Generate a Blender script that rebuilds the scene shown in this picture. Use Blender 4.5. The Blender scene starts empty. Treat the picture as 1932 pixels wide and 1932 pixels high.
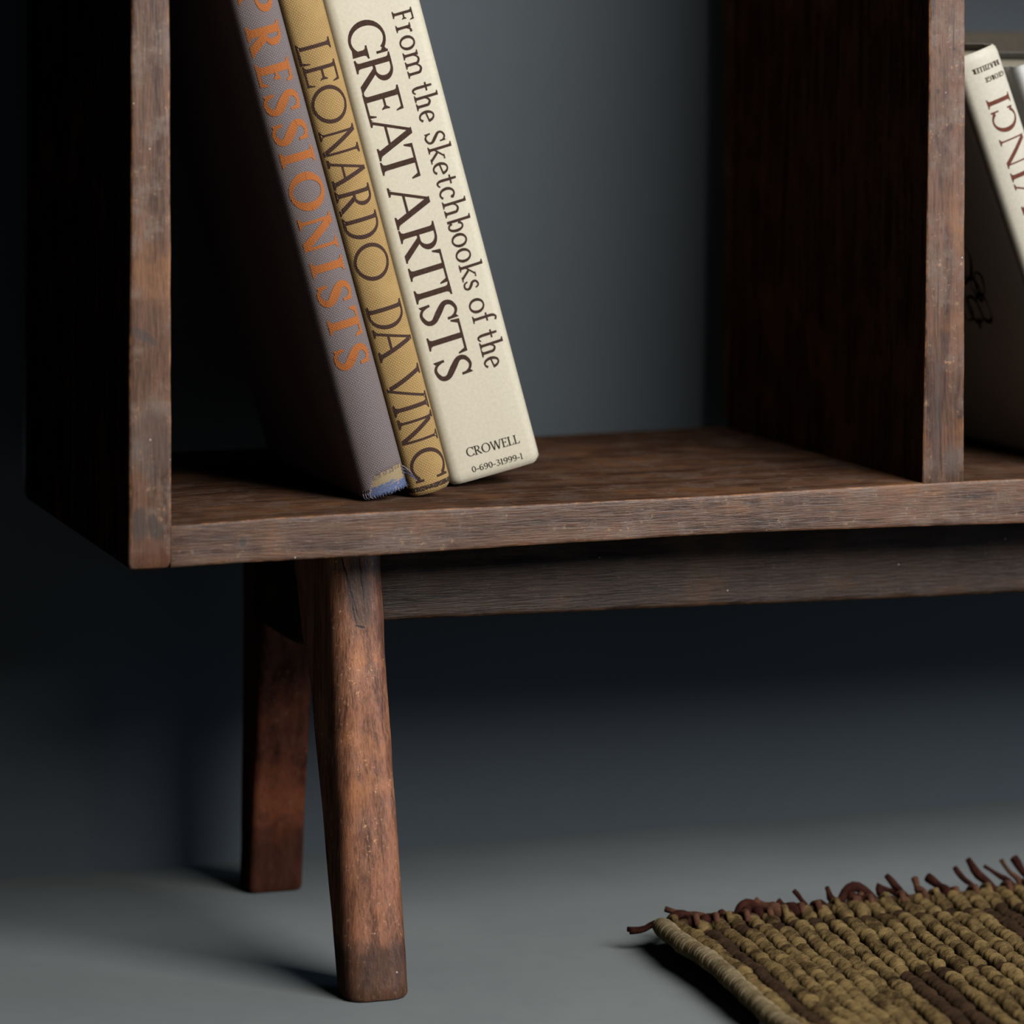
import bpy, bmesh, math, random
from mathutils import Vector, Matrix, noise

# ---------------------------------------------------------------- camera, world, light, exposure
scene = bpy.context.scene
col = scene.collection
R = math.radians

cam_d = bpy.data.cameras.new('camera')
cam = bpy.data.objects.new('camera', cam_d)
col.objects.link(cam)
cam.location = (-0.4118, -1.922, 0.557)
cam.rotation_euler = (R(90), 0, R(-18.4))
cam_d.sensor_width = 36.0
cam_d.sensor_fit = 'HORIZONTAL'
cam_d.lens = 6525.0 / 1932.0 * 36.0
cam_d.shift_x = 0.0
cam_d.shift_y = -(966.0 - 80.0) / 1932.0
cam_d.clip_start = 0.05
cam_d.dof.use_dof = True
cam_d.dof.focus_distance = 2.06
cam_d.dof.aperture_fstop = 4.5
cam_d.dof.aperture_blades = 9
scene.camera = cam

world = bpy.data.worlds.new('world')
scene.world = world
world.use_nodes = True
bg = world.node_tree.nodes['Background']
bg.inputs['Color'].default_value = (0.55, 0.75, 1.0, 1)
bg.inputs['Strength'].default_value = 0.008


def area(name, loc, target, sx, sy, power, color):
    d = bpy.data.lights.new(name, 'AREA')
    d.shape = 'RECTANGLE'
    d.size, d.size_y = sx, sy
    d.energy = power
    d.color = color
    o = bpy.data.objects.new(name, d)
    col.objects.link(o)
    o.location = loc
    o.rotation_euler = (Vector(target) - Vector(loc)).to_track_quat('-Z', 'Y').to_euler()
    return o


# daylight from a tall window in front of the shelf, to the right
area('window_light', (0.92, -1.28, 1.20), (0.3, 0.1, 0.28), 1.05, 1.0, 76.0, (1.0, 0.99, 0.97))
# cooler sky light from a window farther along the same wall, to the right
area('sky_window_light', (3.3, -1.15, 0.75), (0.6, 0.3, 0.15), 1.3, 1.3, 30.0, (0.50, 0.70, 1.0))

scene.cycles.max_bounces = 4
scene.cycles.diffuse_bounces = 1
scene.cycles.glossy_bounces = 0

vs = scene.view_settings
scene.display_settings.display_device = 'sRGB'
vs.view_transform = 'Standard'
vs.look = 'None'
vs.exposure = 0.0
vs.gamma = 1.0
vs.use_curve_mapping = False

rnd = random.Random(7)

# ---------------------------------------------------------------- node helpers


ALB = 0.50     # overall reflectance level of the scene's paints, cloths and woods


class NT:
    def __init__(self, name):
        self.m = bpy.data.materials.new(name)
        self.m.use_nodes = True
        self.t = self.m.node_tree
        self.bsdf = self.t.nodes['Principled BSDF']

    def n(self, typ, **kw):
        nd = self.t.nodes.new(typ)
        for k, v in kw.items():
            setattr(nd, k, v)
        return nd

    def link(self, a, b):
        self.t.links.new(a, b)

    def put(self, sock, v):
        if isinstance(v, bpy.types.NodeSocket):
            self.link(v, sock)
        else:
            sock.default_value = v

    def math(self, op, a, b=0.0, clamp=False):
        nd = self.n('ShaderNodeMath', operation=op, use_clamp=clamp)
        self.put(nd.inputs[0], a)
        self.put(nd.inputs[1], b)
        return nd.outputs[0]

    def ramp(self, fac, lo, hi):
        nd = self.n('ShaderNodeMapRange', interpolation_type='SMOOTHSTEP', clamp=True)
        self.put(nd.inputs[0], fac)
        nd.inputs[1].default_value = lo
        nd.inputs[2].default_value = hi
        return nd.outputs[0]

    def mix(self, fac, a, b):
        nd = self.n('ShaderNodeMix', data_type='RGBA')
        self.put(nd.inputs[0], fac)
        for s, v in ((nd.inputs[6], a), (nd.inputs[7], b)):
            if isinstance(v, tuple):
                v = (*v, 1.0) if len(v) == 3 else v
            self.put(s, v)
        return nd.outputs[2]

    def mapping(self, vec, scale=(1, 1, 1), loc=(0, 0, 0)):
        nd = self.n('ShaderNodeMapping')
        self.link(vec, nd.inputs[0])
        nd.inputs['Scale'].default_value = scale
        nd.inputs['Location'].default_value = loc
        return nd.outputs[0]

    def noise(self, vec, scale, detail=4, rough=0.6, dist=0.0):
        nd = self.n('ShaderNodeTexNoise')
        self.link(vec, nd.inputs['Vector'])
        nd.inputs['Scale'].default_value = scale
        nd.inputs['Detail'].default_value = detail
        nd.inputs['Roughness'].default_value = rough
        nd.inputs['Distortion'].default_value = dist
        return nd.outputs['Fac']

    def voronoi(self, vec, scale):
        nd = self.n('ShaderNodeTexVoronoi')
        self.link(vec, nd.inputs['Vector'])
        nd.inputs['Scale'].default_value = scale
        return nd.outputs['Distance'], nd.outputs['Color']

    def bump(self, h, strength, dist=0.001):
        nd = self.n('ShaderNodeBump')
        nd.inputs['Strength'].default_value = strength
        nd.inputs['Distance'].default_value = dist
        self.link(h, nd.inputs['Height'])
        self.link(nd.outputs[0], self.bsdf.inputs['Normal'])

    def out(self, color, rough=0.6, spec=0.4):
        c = color
        if isinstance(c, tuple):
            c = (*c, 1.0) if len(c) == 3 else c
        sc = self.n('ShaderNodeVectorMath', operation='SCALE')
        self.put(sc.inputs[0], c[:3] if isinstance(c, tuple) else c)
        sc.inputs['Scale'].default_value = ALB
        self.link(sc.outputs[0], self.bsdf.inputs['Base Color'])
        self.put(self.bsdf.inputs['Roughness'], rough)
        self.put(self.bsdf.inputs['Specular IOR Level'], spec)
        return self.m

    def obj(self):
        return self.n('ShaderNodeTexCoord').outputs['Object']

    def uv(self):
        return self.n('ShaderNodeTexCoord').outputs['UV']


def wood(name, axis, bright=1.0, red=1.0, stains=(), cracks=(), dust=True, wear=1.0, grey=0.5, off=0.0, rough=0.42, spec=0.30):
    """old dark stained hardwood, worn to orange along its edges"""
    k = NT(name)
    o = k.obj()
    sc = [1.0, 1.0, 1.0]
    sc['xyz'.index(axis)] = 0.07
    st = k.mapping(o, tuple(sc), (off, off * 1.3, off * 0.7))
    fine = k.noise(st, 900, 4, 0.65)
    mid = k.noise(st, 130, 4, 0.6, 0.4)
    patch = k.noise(k.mapping(o, (1, 1, 1), (off, 3.1 + off, 0)), 22, 4, 0.6)
    patch2 = k.noise(k.mapping(o, (1, 1, 1), (7.7 + off, off, 0)), 42, 5, 0.65)
    b = bright
    dark = (0.040 * b * red, 0.019 * b, 0.012 * b)
    brown = (0.162 * b * red, 0.076 * b, 0.041 * b)
    orange = (0.270 * b * red, 0.118 * b, 0.046 * b)
    greyc = (0.185 * b, 0.125 * b, 0.096 * b)
    g = k.math('ADD', k.math('MULTIPLY', fine, 0.5), k.math('MULTIPLY', mid, 0.6))
    c = k.mix(k.ramp(g, 0.38, 0.68), dark, brown)
    c = k.mix(k.math('MULTIPLY', k.ramp(patch, 0.50, 0.72), 0.65), c, orange)
    c = k.mix(k.math('MULTIPLY', k.ramp(patch2, 0.46, 0.66), grey), c, greyc)
    pores = k.noise(st, 1900, 2, 0.5)
    c = k.mix(k.math('MULTIPLY', k.ramp(pores, 0.60, 0.72), 0.6), c, (0.022 * b, 0.012 * b, 0.009 * b))
    # chipped light flecks
    fl = k.noise(k.mapping(o, (1, 1, 1), (1.7, off, 9.0)), 330, 3, 0.7)
    c = k.mix(k.math('MULTIPLY', k.math('MULTIPLY', k.ramp(fl, 0.60, 0.68), k.ramp(patch2, 0.42, 0.6)), 0.6), c, (0.46 * b, 0.25 * b, 0.12 * b))
    # edge wear
    at = k.n('ShaderNodeAttribute', attribute_name='edge')
    wn = k.noise(k.mapping(o, (1, 1, 1), (0, off, 4.2)), 120, 5, 0.7)
    wm = k.math('ADD', k.math('MULTIPLY', at.outputs['Fac'], 0.50), k.math('MULTIPLY', wn, 0.95))
    wm = k.math('MULTIPLY', k.ramp(wm, 0.86, 1.06), wear)
    c = k.mix(wm, c, (0.34 * b * red, 0.150 * b, 0.062 * b))
    # stains and cracks of their own shape
    dn = k.n('ShaderNodeTexNoise')
    k.link(o, dn.inputs['Vector'])
    dn.inputs['Scale'].default_value = 130
    dn.inputs['Detail'].default_value = 3
    for (cx, cy, cz, rx, ry, rz, tilt, colr, amt, wob) in list(stains) + list(cracks):
        sub = k.n('ShaderNodeVectorMath', operation='SUBTRACT')
        k.link(o, sub.inputs[0])
        sub.inputs[1].default_value = (cx - 0.75, cy - 0.16, cz)   # object space starts at the shelf's base
        wv = k.n('ShaderNodeVectorMath', operation='MULTIPLY_ADD')
        k.link(dn.outputs['Color'], wv.inputs[0])
        wv.inputs[1].default_value = (wob, wob, wob)
        k.link(sub.outputs[0], wv.inputs[2])
        mp = k.n('ShaderNodeMapping', vector_type='TEXTURE')
        k.link(wv.outputs[0], mp.inputs[0])
        mp.inputs['Location'].default_value = (wob * 0.5, wob * 0.5, wob * 0.5)
        mp.inputs['Rotation'].default_value = (0, R(tilt), 0)
        mp.inputs['Scale'].default_value = (rx, ry, rz)
        ln = k.n('ShaderNodeVectorMath', operation='LENGTH')
        k.link(mp.outputs[0], ln.inputs[0])
        mk = k.math('MULTIPLY', k.math('SUBTRACT', 1.0, k.ramp(ln.outputs['Value'], 0.70, 1.06)), amt * 0.9)
        c = k.mix(mk, c, colr)
    if dust:
        vd, vc = k.voronoi(o, 95)
        sep = k.n('ShaderNodeSeparateColor')
        k.link(vc, sep.inputs[0])
        spk = k.math('MULTIPLY', k.math('LESS_THAN', vd, 0.045), k.math('GREATER_THAN', sep.outputs[0], 0.80))
        c = k.mix(spk, c, (0.62, 0.58, 0.52))
    k.bump(k.math('ADD', k.math('MULTIPLY', fine, 0.8), k.math('MULTIPLY', patch2, 0.7)), 0.5, 0.0012)
    rg = k.math('ADD', rough - 0.12, k.math('MULTIPLY', mid, 0.28))
    return k.out(c, rg, spec)


def cloth(name, light, dark, pitch, tint=None, contrast=1.0, gap=None):
    """plain woven book cloth, driven by the metric UVs of the spine"""
    k = NT(name)
    uv = k.uv()
    sp = k.n('ShaderNodeSeparateXYZ')
    wob = k.n('ShaderNodeTexNoise')
    k.link(uv, wob.inputs['Vector'])
    wob.inputs['Scale'].default_value = 160
    wob.inputs['Detail'].default_value = 2
    ad = k.n('ShaderNodeVectorMath', operation='MULTIPLY_ADD')
    k.link(wob.outputs['Color'], ad.inputs[0])
    ad.inputs[1].default_value = (pitch * 1.3, pitch * 1.3, 0)
    k.link(uv, ad.inputs[2])
    k.link(ad.outputs[0], sp.inputs[0])
    su = k.math('SINE', k.math('MULTIPLY', sp.outputs[0], math.pi / pitch))
    sv = k.math('SINE', k.math('MULTIPLY', sp.outputs[1], math.pi / pitch))
    par = k.math('GREATER_THAN', k.math('MULTIPLY', su, sv), 0.0)
    au = k.math('POWER', k.math('ABSOLUTE', su), 0.6)
    av = k.math('POWER', k.math('ABSOLUTE', sv), 0.6)
    both = k.math('MULTIPLY', au, av)
    over = k.math('ADD', 0.35, k.math('MULTIPLY', par, 0.65))
    h = k.math('MULTIPLY', both, over)
    nz = k.noise(uv, 900, 3, 0.7)
    big = k.noise(uv, 45, 4, 0.6)
    f = k.math('ADD', k.math('MULTIPLY', h, contrast), k.math('MULTIPLY', k.math('SUBTRACT', nz, 0.5), 0.5), True)
    c = k.mix(f, dark, light)
    if tint:
        c = k.mix(k.math('MULTIPLY', k.ramp(big, 0.42, 0.70), 0.6), c, tint)
    if gap:   # a printed rule across the foot of the spine
        y0, y1, gc = gap
        band = k.math('MULTIPLY', k.math('GREATER_THAN', k.math('ADD', sp.outputs[1], k.math('MULTIPLY', nz, 0.0012)), y0),
                      k.math('LESS_THAN', sp.outputs[1], y1))
        c = k.mix(k.math('MULTIPLY', band, k.ramp(nz, 0.3, 0.5)), c, gc)
    k.bump(h, 0.7, 0.0004)
    return k.out(c, 0.8, 0.12)


def plain(name, colr, rough=0.7, var=0.12, scale=120, spec=0.3, bump=0.0):
    k = NT(name)
    o = k.obj()
    nz = k.noise(o, scale, 4, 0.6)
    lo = tuple(v * (1 - var) for v in colr)
    hi = tuple(min(1, v * (1 + var)) for v in colr)
    c = k.mix(k.ramp(nz, 0.3, 0.7), lo, hi)
    if bump:
        k.bump(nz, bump, 0.0006)
    return k.out(c, rough, spec)


def wall_mat():
    k = NT('slate_wall_paint')
    o = k.obj()
    a = k.noise(o, 3.0, 3, 0.5)
    f = k.noise(o, 160, 4, 0.6)
    c = k.mix(k.ramp(a, 0.3, 0.7), (0.080, 0.097, 0.114), (0.090, 0.109, 0.126))
    k.bump(f, 0.12, 0.0008)
    return k.out(c, 0.7, 0.3)


def floor_mat():
    k = NT('grey_floor_paint')
    o = k.obj()
    a = k.noise(o, 5.0, 4, 0.55)
    f = k.noise(o, 55, 5, 0.65)
    c = k.mix(k.ramp(a, 0.3, 0.7), (0.240, 0.262, 0.262), (0.270, 0.292, 0.290))
    c = k.mix(k.math('MULTIPLY', k.ramp(f, 0.45, 0.75), 0.35), c, (0.215, 0.236, 0.24))
    vd, vc = k.voronoi(o, 26)
    sep = k.n('ShaderNodeSeparateColor')
    k.link(vc, sep.inputs[0])
    c = k.mix(k.math('MULTIPLY', k.math('LESS_THAN', vd, 0.020), k.math('GREATER_THAN', sep.outputs[0], 0.7)), c, (0.10, 0.11, 0.115))
    k.bump(f, 0.1, 0.0008)
    return k.out(c, 0.55, 0.35)


def jute(name, light, dark, fib=1.0):
    k = NT(name)
    o = k.obj()
    uv = k.uv()
    col_n = k.noise(o, 75, 4, 0.6)
    fibre = k.noise(k.mapping(uv, (1.0, 9.0, 1.0)), 260, 4, 0.7)
    f = k.math('ADD', k.math('MULTIPLY', col_n, 0.6), k.math('MULTIPLY', fibre, 0.55 * fib))
    c = k.mix(k.ramp(f, 0.42, 0.72), dark, light)
    k.bump(fibre, 1.0, 0.0022)
    return k.out(c, 0.92, 0.05)


def lining_mat():
    k = NT('spine_lining_print')
    uv = k.uv()
    sp = k.n('ShaderNodeSeparateXYZ')
    k.link(uv, sp.inputs[0])
    n1 = k.noise(k.mapping(uv, (0.6, 1.3, 1)), 230, 4, 0.7, 1.5)
    up = k.math('MULTIPLY', k.math('SUBTRACT', sp.outputs[1], 0.006), 60.0)
    f = k.math('ADD', n1, up)
    c = k.mix(k.ramp(f, 0.50, 0.56), (0.085, 0.112, 0.225), (0.33, 0.235, 0.11))
    n2 = k.noise(uv, 1500, 2, 0.6)
    c = k.mix(k.math('MULTIPLY', k.ramp(n2, 0.58, 0.66), 0.55), c, (0.36, 0.42, 0.55))
    n3 = k.noise(k.mapping(uv, (1, 1, 1), (3, 1, 0)), 420, 3, 0.6)
    c = k.mix(k.math('MULTIPLY', k.ramp(n3, 0.62, 0.66), 0.7), c, (0.60, 0.34, 0.10))
    k.bump(n2, 0.5, 0.0004)
    return k.out(c, 0.7, 0.3)


M = {}
DK = (0.035, 0.024, 0.021)
M['wall'] = wall_mat()
M['floor'] = floor_mat()
M['wood_side'] = wood('worn_wood_upright', 'z', 1.15, 1.0, grey=0.85, off=0.0, stains=[
    (0.0085, 0, 0.3905, 0.0105, 0.02, 0.0034, 33, (0.085, 0.058, 0.048), 0.9, 0.003),
    (0.0052, 0, 0.2830, 0.0046, 0.02, 0.0130, 6, (0.075, 0.052, 0.042), 0.9, 0.006),
    (0.0146, 0, 0.2815, 0.0044, 0.02, 0.0095, -18, (0.065, 0.047, 0.039), 0.9, 0.006),
    (0.0130, 0, 0.330, 0.0150, 0.02, 0.0210, 0, (0.110, 0.080, 0.066), 0.55, 0.016),
    (0.012, 0, 0.268, 0.020, 0.02, 0.010, 0, (0.135, 0.058, 0.036), 0.6, 0.006)])
M['wood_div'] = wood('worn_wood_divider', 'z', 1.0, 1.02, grey=0.7, off=2.3, stains=[
    (0.5010, 0, 0.325, 0.0032, 0.02, 0.050, 2, (0.070, 0.050, 0.045), 0.6, 0.004),
    (0.511, 0, 0.301, 0.006, 0.02, 0.014, 0, (0.080, 0.060, 0.052), 0.6, 0.005)],
    cracks=[(0.5035, 0, 0.315, 0.00045, 0.02, 0.030, -2.5, DK, 1.0, 0.0006),
            (0.5020, 0, 0.395, 0.00035, 0.02, 0.022, 0, DK, 1.0, 0.0006),
            (0.5125, 0, 0.560, 0.0004, 0.02, 0.022, 1, DK, 1.0, 0.0006),
            (0.5130, 0, 0.553, 0.0016, 0.02, 0.0009, 20, DK, 0.9, 0.001),
            (0.5020, 0, 0.527, 0.0016, 0.02, 0.0016, 0, DK, 0.8, 0.001),
            (0.5110, 0, 0.505, 0.0010, 0.02, 0.0030, 0, DK, 0.7, 0.001)])
M['wood_shelf'] = wood('worn_wood_shelf', 'x', 0.95, 1.0, grey=0.6, off=5.1, stains=[
    (0.0655, 0, 0.2715, 0.0022, 0.02, 0.0032, 0, DK, 0.75, 0.003)])
M['shaded_side'] = wood('dark_red_shaded_side_wood', 'z', 0.42, 1.35, grey=0.10, off=17.0, wear=0.5, spec=0.2, dust=False)  # wood of the side faces, their shade painted into the colour
M['wood_apron'] = wood('brown_wood_apron', 'x', 0.50, 0.95, grey=0.35, off=8.4, wear=0.8, spec=0.25)
M['wood_leg'] = wood('orange_brown_wood_leg', 'z', 2.15, 1.12, grey=0.10, wear=0.5, spec=0.20, off=11.0, rough=0.36, stains=[
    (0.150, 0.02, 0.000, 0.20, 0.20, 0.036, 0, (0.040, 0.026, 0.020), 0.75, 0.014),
    (0.148, 0.048, 0.232, 0.0085, 0.06, 0.024, -4, (0.105, 0.062, 0.044), 0.85, 0.007)],
    cracks=[(0.1425, 0.048, 0.236, 0.0007, 0.06, 0.022, -14, DK, 1.1, 0.0022),
            (0.1500, 0.048, 0.240, 0.0006, 0.06, 0.016, -4, DK, 1.1, 0.0022),
            (0.1480, 0.046, 0.2120, 0.0036, 0.06, 0.0007, 14, DK, 1.1, 0.0022),
            (0.1445, 0.047, 0.2200, 0.0006, 0.06, 0.0090, -10, DK, 1.0, 0.0020)])
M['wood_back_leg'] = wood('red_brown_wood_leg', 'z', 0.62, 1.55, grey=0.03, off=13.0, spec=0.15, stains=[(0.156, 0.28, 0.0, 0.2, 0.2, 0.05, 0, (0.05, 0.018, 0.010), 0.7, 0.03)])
M['page'] = plain('page_paper', (0.62, 0.55, 0.42), 0.85, 0.1, 300)
M['grey_cloth'] = cloth('mauve_grey_book_cloth', (0.40, 0.345, 0.340), (0.105, 0.075, 0.078), 0.00088, (0.22, 0.165, 0.15), 1.0)
M['gold_cloth'] = cloth('golden_book_cloth', (0.70, 0.475, 0.205), (0.32, 0.185, 0.060), 0.00092, (0.55, 0.36, 0.14), 1.0, (0.0040, 0.0062, (0.05, 0.03, 0.025)))
M['jacket'] = plain('cream_jacket_paper', (0.68, 0.61, 0.465), 0.55, 0.05, 500, 0.35)
M['jacket2'] = plain('ivory_book_paper', (0.53, 0.485, 0.39), 0.55, 0.05, 400, 0.35)
M['white_book'] = plain('white_book_paper', (0.58, 0.58, 0.55), 0.5, 0.04, 300, 0.35)
M['olive'] = plain('olive_brown_book_cloth', (0.075, 0.055, 0.034), 0.7, 0.2, 300)
M['orange_foil'] = cloth('copper_orange_foil', (0.66, 0.225, 0.060), (0.36, 0.105, 0.028), 0.00088, (0.48, 0.15, 0.035), 0.9)
M['brown_ink_cloth'] = cloth('dark_brown_ink_on_cloth', (0.14, 0.072, 0.050), (0.035, 0.018, 0.016), 0.00092, None, 1.0)
M['brown_ink'] = plain('dark_brown_ink', (0.066, 0.036, 0.026), 0.8, 0.2, 600, 0.06)
M['black_ink'] = plain('black_brown_ink', (0.030, 0.022, 0.018), 0.8, 0.2, 600, 0.06)
M['red_brown_ink'] = plain('red_brown_ink', (0.135, 0.045, 0.028), 0.8, 0.2, 600, 0.06)
M['lining'] = lining_mat()
M['thread'] = plain('frayed_thread', (0.23, 0.20, 0.235), 0.85, 0.2, 500)
M['thread_blue'] = plain('blue_frayed_thread', (0.10, 0.115, 0.22), 0.85, 0.3, 500)
M['jute'] = jute('tan_jute_yarn', (0.49, 0.328, 0.132), (0.052, 0.028, 0.012))
M['jute_cord'] = jute('pale_jute_cord', (0.58, 0.45, 0.26), (0.24, 0.170, 0.085))
M['jute_brown'] = jute('dark_brown_yarn', (0.125, 0.070, 0.037), (0.045, 0.024, 0.013))
M['rug_back'] = plain('dark_rug_backing', (0.035, 0.022, 0.014), 0.9, 0.3, 300)
M['fringe'] = plain('dark_red_brown_fringe', (0.042, 0.014, 0.010), 0.95, 0.35, 150, spec=0.03, bump=0.4)
M['fringe_pink'] = plain('brown_fringe_yarn', (0.105, 0.047, 0.028), 0.95, 0.3, 150, spec=0.03, bump=0.4)
M['pad'] = plain('white_rubber', (0.62, 0.63, 0.63), 0.5, 0.04, 60)

# ---------------------------------------------------------------- mesh helpers


def tag(o, label=None, cat=None, group=None, kind=None):
    for key, v in (('label', label), ('category', cat), ('group', group), ('kind', kind)):
        if v:
            o[key] = v
    return o


def thing(name, loc, label, cat, rot=(0, 0, 0), group=None):
    o = bpy.data.objects.new(name, None)
    o.empty_display_size = 0.03
    col.objects.link(o)
    o.location = loc
    o.rotation_euler = rot
    return tag(o, label, cat, group)


def mesh(name, verts, faces, mats, parent=None, smooth=True, uvs=None, edge=None, midx=None, origin=(0, 0, 0), fix=True, auto=40):
    """one mesh object; verts are given in the parent's frame (or the world's), minus origin"""
    me = bpy.data.meshes.new(name)
    ox, oy, oz = origin
    me.from_pydata([(x - ox, y - oy, z - oz) for x, y, z in verts], [], faces)
    if not isinstance(mats, (list, tuple)):
        mats = [mats]
    for m in mats:
        me.materials.append(m)
    if midx:
        me.polygons.foreach_set('material_index', midx)
    if uvs:
        ul = me.uv_layers.new(name='UVMap')
        for lp in me.loops:
            ul.data[lp.index].uv = uvs[lp.vertex_index]
    if edge:
        at = me.attributes.new('edge', 'FLOAT', 'POINT')
        at.data.foreach_set('value', edge)
    if fix:
        bm = bmesh.new()
        bm.from_mesh(me)
        bmesh.ops.recalc_face_normals(bm, faces=bm.faces)
        bm.to_mesh(me)
        bm.free()
    if smooth:
        me.polygons.foreach_set('use_smooth', [True] * len(me.polygons))
        if auto:
            me.set_sharp_from_angle(angle=R(auto))
    me.update()
    o = bpy.data.objects.new(name, me)
    col.objects.link(o)
    if parent:
        o.parent = parent
    return o


def lerp_table(tab, t):
    if t <= tab[0][0]:
        return tab[0][1:]
    for a, b in zip(tab, tab[1:]):
        if t <= b[0]:
            f = (t - a[0]) / (b[0] - a[0])
            return tuple(p + (q - p) * f for p, q in zip(a[1:], b[1:]))
    return tab[-1][1:]


def section(a0, a1, b0, b1, radii, n=4, ins=0.0022):
    """rounded rectangle, with guard points beside each corner so that wear stays at the edges"""
    pts, ed = [], []
    cs = ((a0, b0, 1, 1, 180), (a1, b0, -1, 1, 270), (a1, b1, -1, -1, 0), (a0, b1, 1, -1, 90))
    la, lb = (a1 - a0) * 0.45, (b1 - b0) * 0.45
    for i, (ca, cb, sa, sb, ang) in enumerate(cs):
        r = radii[i]
        r = min(r, la, lb)
        oa, ob = ca + sa * r, cb + sb * r
        ga, gb = min(r + ins, la * 1.05), min(r + ins, lb * 1.05)
        arc = [(oa + r * math.cos(R(ang + 90 * j / n)), ob + r * math.sin(R(ang + 90 * j / n)), (1.0 if j == n // 2 else 0.75 if 0 < j < n else 0.35) * min(1.0, 0.003 / max(r, 1e-5))) for j in range(n + 1)]
        if i in (0, 2):
            g0, g1 = (ca, cb + sb * gb, 0.0), (ca + sa * ga, cb, 0.0)
        else:
            g0, g1 = (ca + sa * ga, cb, 0.0), (ca, cb + sb * gb, 0.0)
        for p in [g0] + arc + [g1]:
            pts.append(p[:2])
            ed.append(p[2])
    return pts, ed


def board(name, axis, tab, mat, parent, r=0.0022, step=0.012, rend=0.0022, jit=0.5, radii=None, seed=1, origin=(0, 0, 0), amp=0.0004, side_mat=None):
    """a plank swept along an axis; tab rows are (t, a0, a1, b0, b1)"""
    t0, t1 = tab[0][0], tab[-1][0]
    n = max(2, int((t1 - t0) / step))
    ts = [(t0, 1.0), (t0 + rend * 0.3, 0.3), (t0 + rend, 0.0)]
    ts += [(t0 + (t1 - t0) * i / n, 0.0) for i in range(1, n)]
    ts += [(t1 - rend, 0.0), (t1 - rend * 0.3, 0.3), (t1, 1.0)]
    V, E, Fc = [], [], []
    m = None
    for t, sh in ts:
        a0, a1, b0, b1 = lerp_table(tab, t)
        d = sh * rend
        rr = []
        for c_ in range(4):
            base = radii[c_] if radii else r
            rr.append(base * (1 + jit * noise.noise((t * 60, c_ * 5.3, seed * 3.7))))
        w = [amp * noise.noise((t * 25, q * 7.1, seed * 1.3)) for q in range(4)]
        pts, ed = section(a0 + d + w[0], a1 - d + w[1], b0 + d + w[2], b1 - d + w[3], rr)
        m = len(pts)
        for (a, b), e in zip(pts, ed):
            V.append({'x': (t, a, b), 'y': (a, t, b), 'z': (a, b, t)}[axis])
            E.append(max(e, sh))
    for i in range(len(ts) - 1):
        for j in range(m):
            q = (j + 1) % m
            Fc.append((i * m + j, i * m + q, (i + 1) * m + q, (i + 1) * m + j))
    for base in (0, (len(ts) - 1) * m):
        cx = [sum(V[base + j][k_] for j in range(m)) / m for k_ in range(3)]
        V.append(tuple(cx))
        E.append(0.2)
        for j in range(m):
            Fc.append((base + j, base + (j + 1) % m, len(V) - 1))
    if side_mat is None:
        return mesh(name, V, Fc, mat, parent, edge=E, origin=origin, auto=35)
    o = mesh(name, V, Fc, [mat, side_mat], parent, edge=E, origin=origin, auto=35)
    for f in o.data.polygons:      # broad side faces get the darker, redder copy with shade painted in
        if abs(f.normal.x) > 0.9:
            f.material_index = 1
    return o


def tube(path, rads, seg=8, caps=True):
    V, Fc = [], []
    P = [Vector(p) for p in path]
    up = Vector((0.13, 0.21, 0.97))
    for i, p in enumerate(P):
        tg = (P[min(i + 1, len(P) - 1)] - P[max(i - 1, 0)]).normalized()
        s = tg.cross(up)
        if s.length < 1e-4:
            s = tg.cross(Vector((1, 0, 0)))
        s.normalize()
        u = s.cross(tg)
        r = rads[i] if isinstance(rads, (list, tuple)) else rads
        for j in range(seg):
            a = 2 * math.pi * j / seg
            V.append(tuple(p + (s * math.cos(a) + u * math.sin(a)) * r))
    for i in range(len(P) - 1):
        for j in range(seg):
            q = (j + 1) % seg
            Fc.append((i * seg + j, i * seg + q, (i + 1) * seg + q, (i + 1) * seg + j))
    if caps:
        Fc.append(tuple(range(seg)))
        Fc.append(tuple((len(P) - 1) * seg + j for j in range(seg)))
    return V, Fc


def box(x0, x1, y0, y1, z0, z1):
    V = [(x, y, z) for x in (x0, x1) for y in (y0, y1) for z in (z0, z1)]
    Fc = [(0, 1, 3, 2), (4, 6, 7, 5), (0, 4, 5, 1), (2, 3, 7, 6), (0, 2, 6, 4), (1, 5, 7, 3)]
    return V, Fc


# ---------------------------------------------------------------- room
WALL_Y = 0.371
V, Fc = box(-3.2, 4.2, WALL_Y, WALL_Y + 0.12, -0.1, 2.7)
tag(mesh('wall_back', V, Fc, M['wall'], smooth=False), 'dark slate blue painted wall behind the bookshelf', 'wall', kind='structure')
V, Fc = box(-3.2, 4.2, -4.2, WALL_Y, -0.1, 0.0)
tag(mesh('floor', V, Fc, M['floor'], smooth=False), 'smooth grey painted floor under the bookshelf and rug', 'floor', kind='structure')

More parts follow.
